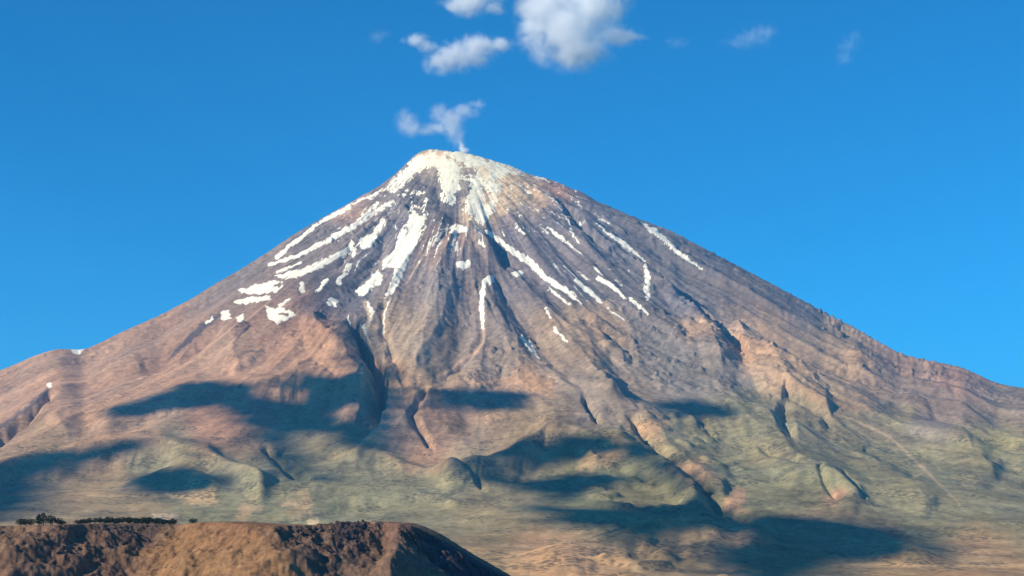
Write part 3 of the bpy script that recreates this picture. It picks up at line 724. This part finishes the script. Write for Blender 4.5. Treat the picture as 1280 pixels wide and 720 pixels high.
# ------------------------------------------------------------------ clouds and steam in view
def ico(sub):
    bm = bmesh.new(); bmesh.ops.create_icosphere(bm, subdivisions=sub, radius=1)
    v = [x.co.normalized() for x in bm.verts]; f = [[q.index for q in p.verts] for p in bm.faces]; bm.free(); return v, f
ICO = ico(4)
def vapour(name, label, cat, dist, blobs, density, scale, thresh, group=None, grow=1.6, depth=0.8, rough=4.2):
    """blobs: (column, row, half width px, half height px) at 'dist' metres; one closed body of vapour"""
    m_ = dist / F
    B = [(Vector(((x - CX) * m_, dist, (CY - y) * m_)), a * m_ * grow, b * m_ * grow) for (x, y, a, b) in blobs]
    ctr = sum((b[0] for b in B), Vector()) / len(B)
    V = []
    for dvec in ICO[0]:
        best = 5.0
        for c, a, b in B:
            o = ctr - c; da = depth * min(a, b * 1.6)
            D = Vector((dvec.x / a, dvec.y / da, dvec.z / b)); O = Vector((o.x / a, o.y / da, o.z / b))
            A_, B_, C_ = D.dot(D), 2 * D.dot(O), O.dot(O) - 1
            q = B_ * B_ - 4 * A_ * C_
            if q > 0: best = max(best, (-B_ + math.sqrt(q)) / (2 * A_))
        V.append(dvec * best * 1.04)
    mat, nt, out = material(name + '_vapour'); N, L = nt.nodes, nt.links
    tc = N.new('ShaderNodeTexCoord')
    noi = N.new('ShaderNodeTexNoise'); noi.inputs['Scale'].default_value = 1.0 / (scale * m_); noi.inputs['Detail'].default_value = 6; noi.inputs['Roughness'].default_value = 0.68
    noi.inputs['Distortion'].default_value = 0.3
    L.new(tc.outputs['Object'], noi.inputs['Vector'])
    cur = None
    for c, a, b in B:
        o = c - ctr; da = depth * min(a, b * 1.6)
        s = N.new('ShaderNodeVectorMath'); s.operation = 'SUBTRACT'; s.inputs[1].default_value = o; L.new(tc.outputs['Object'], s.inputs[0])
        dv = N.new('ShaderNodeVectorMath'); dv.operation = 'DIVIDE'; dv.inputs[1].default_value = (a, da, b); L.new(s.outputs[0], dv.inputs[0])
        ln = N.new('ShaderNodeVectorMath'); ln.operation = 'LENGTH'; L.new(dv.outputs[0], ln.inputs[0])
        iv = N.new('ShaderNodeMath'); iv.operation = 'SUBTRACT'; iv.inputs[0].default_value = 1.0; iv.use_clamp = False; L.new(ln.outputs['Value'], iv.inputs[1])
        if cur is None: cur = iv.outputs[0]
        else:
            mxn = N.new('ShaderNodeMath'); mxn.operation = 'SMOOTH_MAX'; mxn.inputs[2].default_value = 0.15; L.new(cur, mxn.inputs[0]); L.new(iv.outputs[0], mxn.inputs[1]); cur = mxn.outputs[0]
    # body = falloff * 1.4 + noise - thresh
    nz = N.new('ShaderNodeMath'); nz.operation = 'MULTIPLY_ADD'; nz.inputs[1].default_value = rough; nz.inputs[2].default_value = -rough / 2; L.new(noi.outputs['Fac'], nz.inputs[0])
    k1 = N.new('ShaderNodeMath'); k1.operation = 'MULTIPLY_ADD'; k1.inputs[1].default_value = 1.25; L.new(cur, k1.inputs[0]); L.new(nz.outputs[0], k1.inputs[2])
    mr = N.new('ShaderNodeMapRange'); mr.interpolation_type = 'SMOOTHSTEP'
    mr.inputs['From Min'].default_value = thresh; mr.inputs['From Max'].default_value = thresh + 1.5
    mr.inputs['To Min'].default_value = 0; mr.inputs['To Max'].default_value = density; L.new(k1.outputs[0], mr.inputs['Value'])
    ed = N.new('ShaderNodeMath'); ed.operation = 'MULTIPLY'; ed.use_clamp = False; L.new(mr.outputs[0], ed.inputs[0])
    e2 = N.new('ShaderNodeMath'); e2.operation = 'MULTIPLY'; e2.inputs[1].default_value = 1.6; e2.inputs[0].default_value = 0; e2.use_clamp = True; L.new(cur, e2.inputs[0]); L.new(e2.outputs[0], ed.inputs[1])
    pv_ = N.new('ShaderNodeVolumePrincipled'); pv_.inputs['Color'].default_value = (1, 1, 1, 1); pv_.inputs['Anisotropy'].default_value = -0.45
    L.new(ed.outputs[0], pv_.inputs['Density']); L.new(pv_.outputs[0], out.inputs['Volume'])
    o = mesh_from(name, V, ICO[1], mat); o.location = ctr
    tag(o, label, cat, group)
    return o
CD = 17000.0
vapour('cloud', 'largest bright white cloud with a torn right edge high above the peak', 'cloud', CD, [(708, 34, 52, 42), (688, 10, 42, 34), (738, 6, 40, 40), (722, 58, 42, 26), (768, 44, 36, 13), (668, 36, 20, 20), (790, 46, 22, 6), (745, -34, 56, 40)], 0.015, 28, 0.06, grow=1.42)
vapour('cloud', 'white cloud cut by the top edge, left of the largest cloud', 'cloud', CD, [(586, 2, 32, 16), (600, -18, 40, 22), (616, 10, 16, 8), (566, 8, 14, 8)], 0.014, 21, 0.06, grow=1.4)
vapour('cloud', 'ragged white cloud lower left of the largest cloud', 'cloud', CD, [(575, 70, 36, 18), (548, 78, 20, 14), (596, 62, 26, 18), (626, 56, 18, 9), (520, 50, 17, 8), (536, 58, 14, 8)], 0.014, 18, 0.08, grow=1.4)
vapour('cloud', 'tiny faint wisp of cloud at the far left of the clouds', 'cloud', CD, [(472, 45, 12, 8), (482, 43, 8, 5)], 0.0016, 12, 0.14)
vapour('cloud', 'tiny faint wisp just right of the largest cloud', 'cloud', CD, [(848, 54, 12, 7), (838, 50, 8, 5)], 0.0014, 12, 0.14)
vapour('cloud', 'thin flat translucent cloud on the right side of the sky', 'cloud', CD, [(940, 47, 26, 12), (952, 40, 18, 10), (918, 54, 18, 7)], 0.0016, 15, 0.16)
vapour('cloud', 'thin upright wispy cloud, rightmost in the sky', 'cloud', CD, [(1060, 56, 15, 12), (1068, 45, 12, 9), (1055, 72, 15, 8)], 0.0010, 13, 0.16)
vapour('steam_plume', 'forked plume of white steam rising from the snowy summit', 'steam', Y0, [(577, 183, 6, 10), (573, 170, 9, 16), (566, 156, 14, 18), (562, 147, 20, 12), (580, 138, 18, 9), (596, 130, 14, 6), (549, 142, 12, 12), (546, 160, 16, 8)], 0.012, 16, 0.12, grow=1.55, rough=2.8)
vapour('steam_puff', 'small round puff of steam drifting left of the summit plume', 'steam', Y0, [(508, 152, 15, 15), (516, 160, 14, 10), (530, 164, 14, 6)], 0.010, 15, 0.10, grow=1.5, rough=2.8)
vapour('steam_vent', 'bright little jet of steam standing on the summit rim', 'steam', Y0 - 20, [(577, 183, 3.8, 7), (581, 188, 5.5, 4)], 0.07, 5, -0.1, grow=1.3)

# ------------------------------------------------------------------ unseen cloud-shaped blockers, added towards the sun to shade the slopes
SHADE = [
    ('upper left slope', [(125, 516), (160, 505), (200, 491), (245, 477), (300, 482), (350, 486), (372, 466), (424, 478), (446, 470), (444, 440), (434, 408), (448, 404), (464, 436), (482, 462), (490, 500), (486, 545), (462, 562), (425, 557), (405, 540), (380, 538), (352, 548), (362, 575), (388, 602), (362, 596), (335, 562), (300, 525), (262, 508), (215, 510), (170, 522)]),
    ('ledge at mid slope', [(532, 491), (560, 486), (600, 489), (655, 493), (662, 503), (630, 511), (590, 516), (560, 506), (535, 508)]),
    ('central shoulder', [(560, 583), (600, 571), (640, 560), (680, 540), (720, 545), (772, 549), (815, 562), (852, 590), (884, 622), (878, 632), (842, 606), (805, 580), (762, 566), (720, 577), (660, 582), (600, 586)]),
    ('lower central bench', [(590, 599), (640, 603), (690, 597), (750, 594), (790, 600), (748, 608), (720, 618), (690, 628), (670, 622), (700, 614), (640, 613)]),
    ('right ledge', [(815, 504), (860, 501), (915, 513), (920, 521), (870, 521), (825, 517)]),
    ('foot of the right slope', [(650, 632), (720, 641), (780, 634), (850, 632), (890, 632), (930, 652), (985, 648), (1060, 655), (1110, 664), (1175, 687), (1120, 699), (1060, 700), (1025, 708), (1000, 724), (940, 722), (890, 716), (884, 690), (890, 662), (874, 652), (835, 662), (800, 684), (770, 676), (748, 662), (700, 656)]),
    ('lower left shoulder', [(-60, 600), (0, 578), (50, 568), (130, 556), (180, 553), (160, 562), (100, 575), (45, 600), (25, 635), (-20, 655), (-70, 640)]),
    ('left hollow', [(150, 604), (200, 588), (240, 584), (285, 606), (240, 612), (215, 618), (165, 613)]),
]
CZ = 7800.0
def overhead(label, poly, holes=()):  # unseen blocker, its outline traced sunward from the wanted shade
    pts = []
    n = len(poly)
    for i in range(n):
        (x0, y0), (x1, y1) = poly[i], poly[(i + 1) % n]
        for t in np.linspace(0, 1, 5)[:-1]:
            p = on_slope(x0 + (x1 - x0) * t, y0 + (y1 - y0) * t)
            q = p + SUN * ((CZ - p.z) / SUN.z)
            pts.append((q.x, q.y))
    P = np.array(pts); c = P.mean(0)
    lo, hi = P.min(0) - 150, P.max(0) + 150
    gx, gy = np.arange(lo[0], hi[0], 28.0), np.arange(lo[1], hi[1], 28.0)
    GX, GY = np.meshgrid(gx, gy)
    wx_ = GX + 40 * fbm(GX / 250, GY / 250, 3, 400); wy_ = GY + 40 * fbm(GX / 300, GY / 300, 3, 410)
    sd = poly_sd(wx_, wy_, pts) + 30 + 95 * fbm(GX / 190, GY / 190, 4, 433, 0.6)
    for h in holes:
        hp = [on_slope(*q_) for q_ in h]
        hp = [(q_ + SUN * ((CZ - q_.z) / SUN.z)) for q_ in hp]
        sd = np.minimum(sd, -poly_sd(wx_, wy_, [(q_.x, q_.y) for q_ in hp]) - 20)
    t_ = np.sqrt(np.clip(sd, 0, 400) / 400)
    puff = 0.6 + 0.5 * np.abs(fbm(GX / 180, GY / 180, 3, 420))
    topz = CZ + 170 * t_ * puff + 2; botz = CZ - 40 * t_ * puff - 2
    ok = sd > -10
    nr_, nc_ = GX.shape; fi = grid_faces(nr_, nc_); keep = ok.ravel()[fi].all(1); fi = fi[keep]
    nv = nr_ * nc_
    V = np.concatenate([np.stack([GX, GY, topz], -1).reshape(-1, 3), np.stack([GX, GY, botz], -1).reshape(-1, 3)])
    fb = fi[:, ::-1] + nv
    ed = {}
    for f in fi:
        for a, b in zip(f, np.roll(f, -1)):
            if (b, a) in ed: del ed[(b, a)]
            else: ed[(a, b)] = 1
    side = np.array([(b, a, a + nv, b + nv) for (a, b) in ed])
    Fc = np.concatenate([fi, fb, side])
    u, inv = np.unique(Fc.ravel(), return_inverse=True)
    V = V[u]; ctr = np.array([c[0], c[1], CZ])
    o = mesh_from('cloud', V - ctr, inv.reshape(-1, 4), M_blocker); o.location = ctr  # added out of view, shaped only to cast shade
    tag(o, 'unseen cloud shape added to shade the ' + label, 'cloud', None)
GAPS = {'upper left slope': [[(318, 487), (345, 484), (364, 490), (362, 503), (335, 499)], [(424, 513), (445, 509), (462, 518), (455, 530), (430, 528)]]}
for lb, pl in SHADE: overhead(lb, pl, GAPS.get(lb, ()))

# ------------------------------------------------------------------ haze
HZM, nt, out = material('haze_air')
pvn = nt.nodes.new('ShaderNodeVolumePrincipled')
pvn.inputs['Color'].default_value = (0.13, 0.51, 1.0, 1)
pvn.inputs['Density'].default_value = 1.7e-5
nt.links.new(pvn.outputs[0], out.inputs['Volume'])
L_, z0, z1 = 95000.0, -420.0, 3990.0
hv_ = [(x, y, z) for z in (z0, z1) for y in (-L_, L_) for x in (-L_, L_)]
hz = mesh_from('haze', hv_, [(0, 2, 3, 1), (4, 5, 7, 6), (0, 1, 5, 4), (2, 6, 7, 3), (0, 4, 6, 2), (1, 3, 7, 5)], HZM, smooth=False)
tag(hz, 'thin pale blue haze in the air before the mountain', 'haze', kind='stuff')
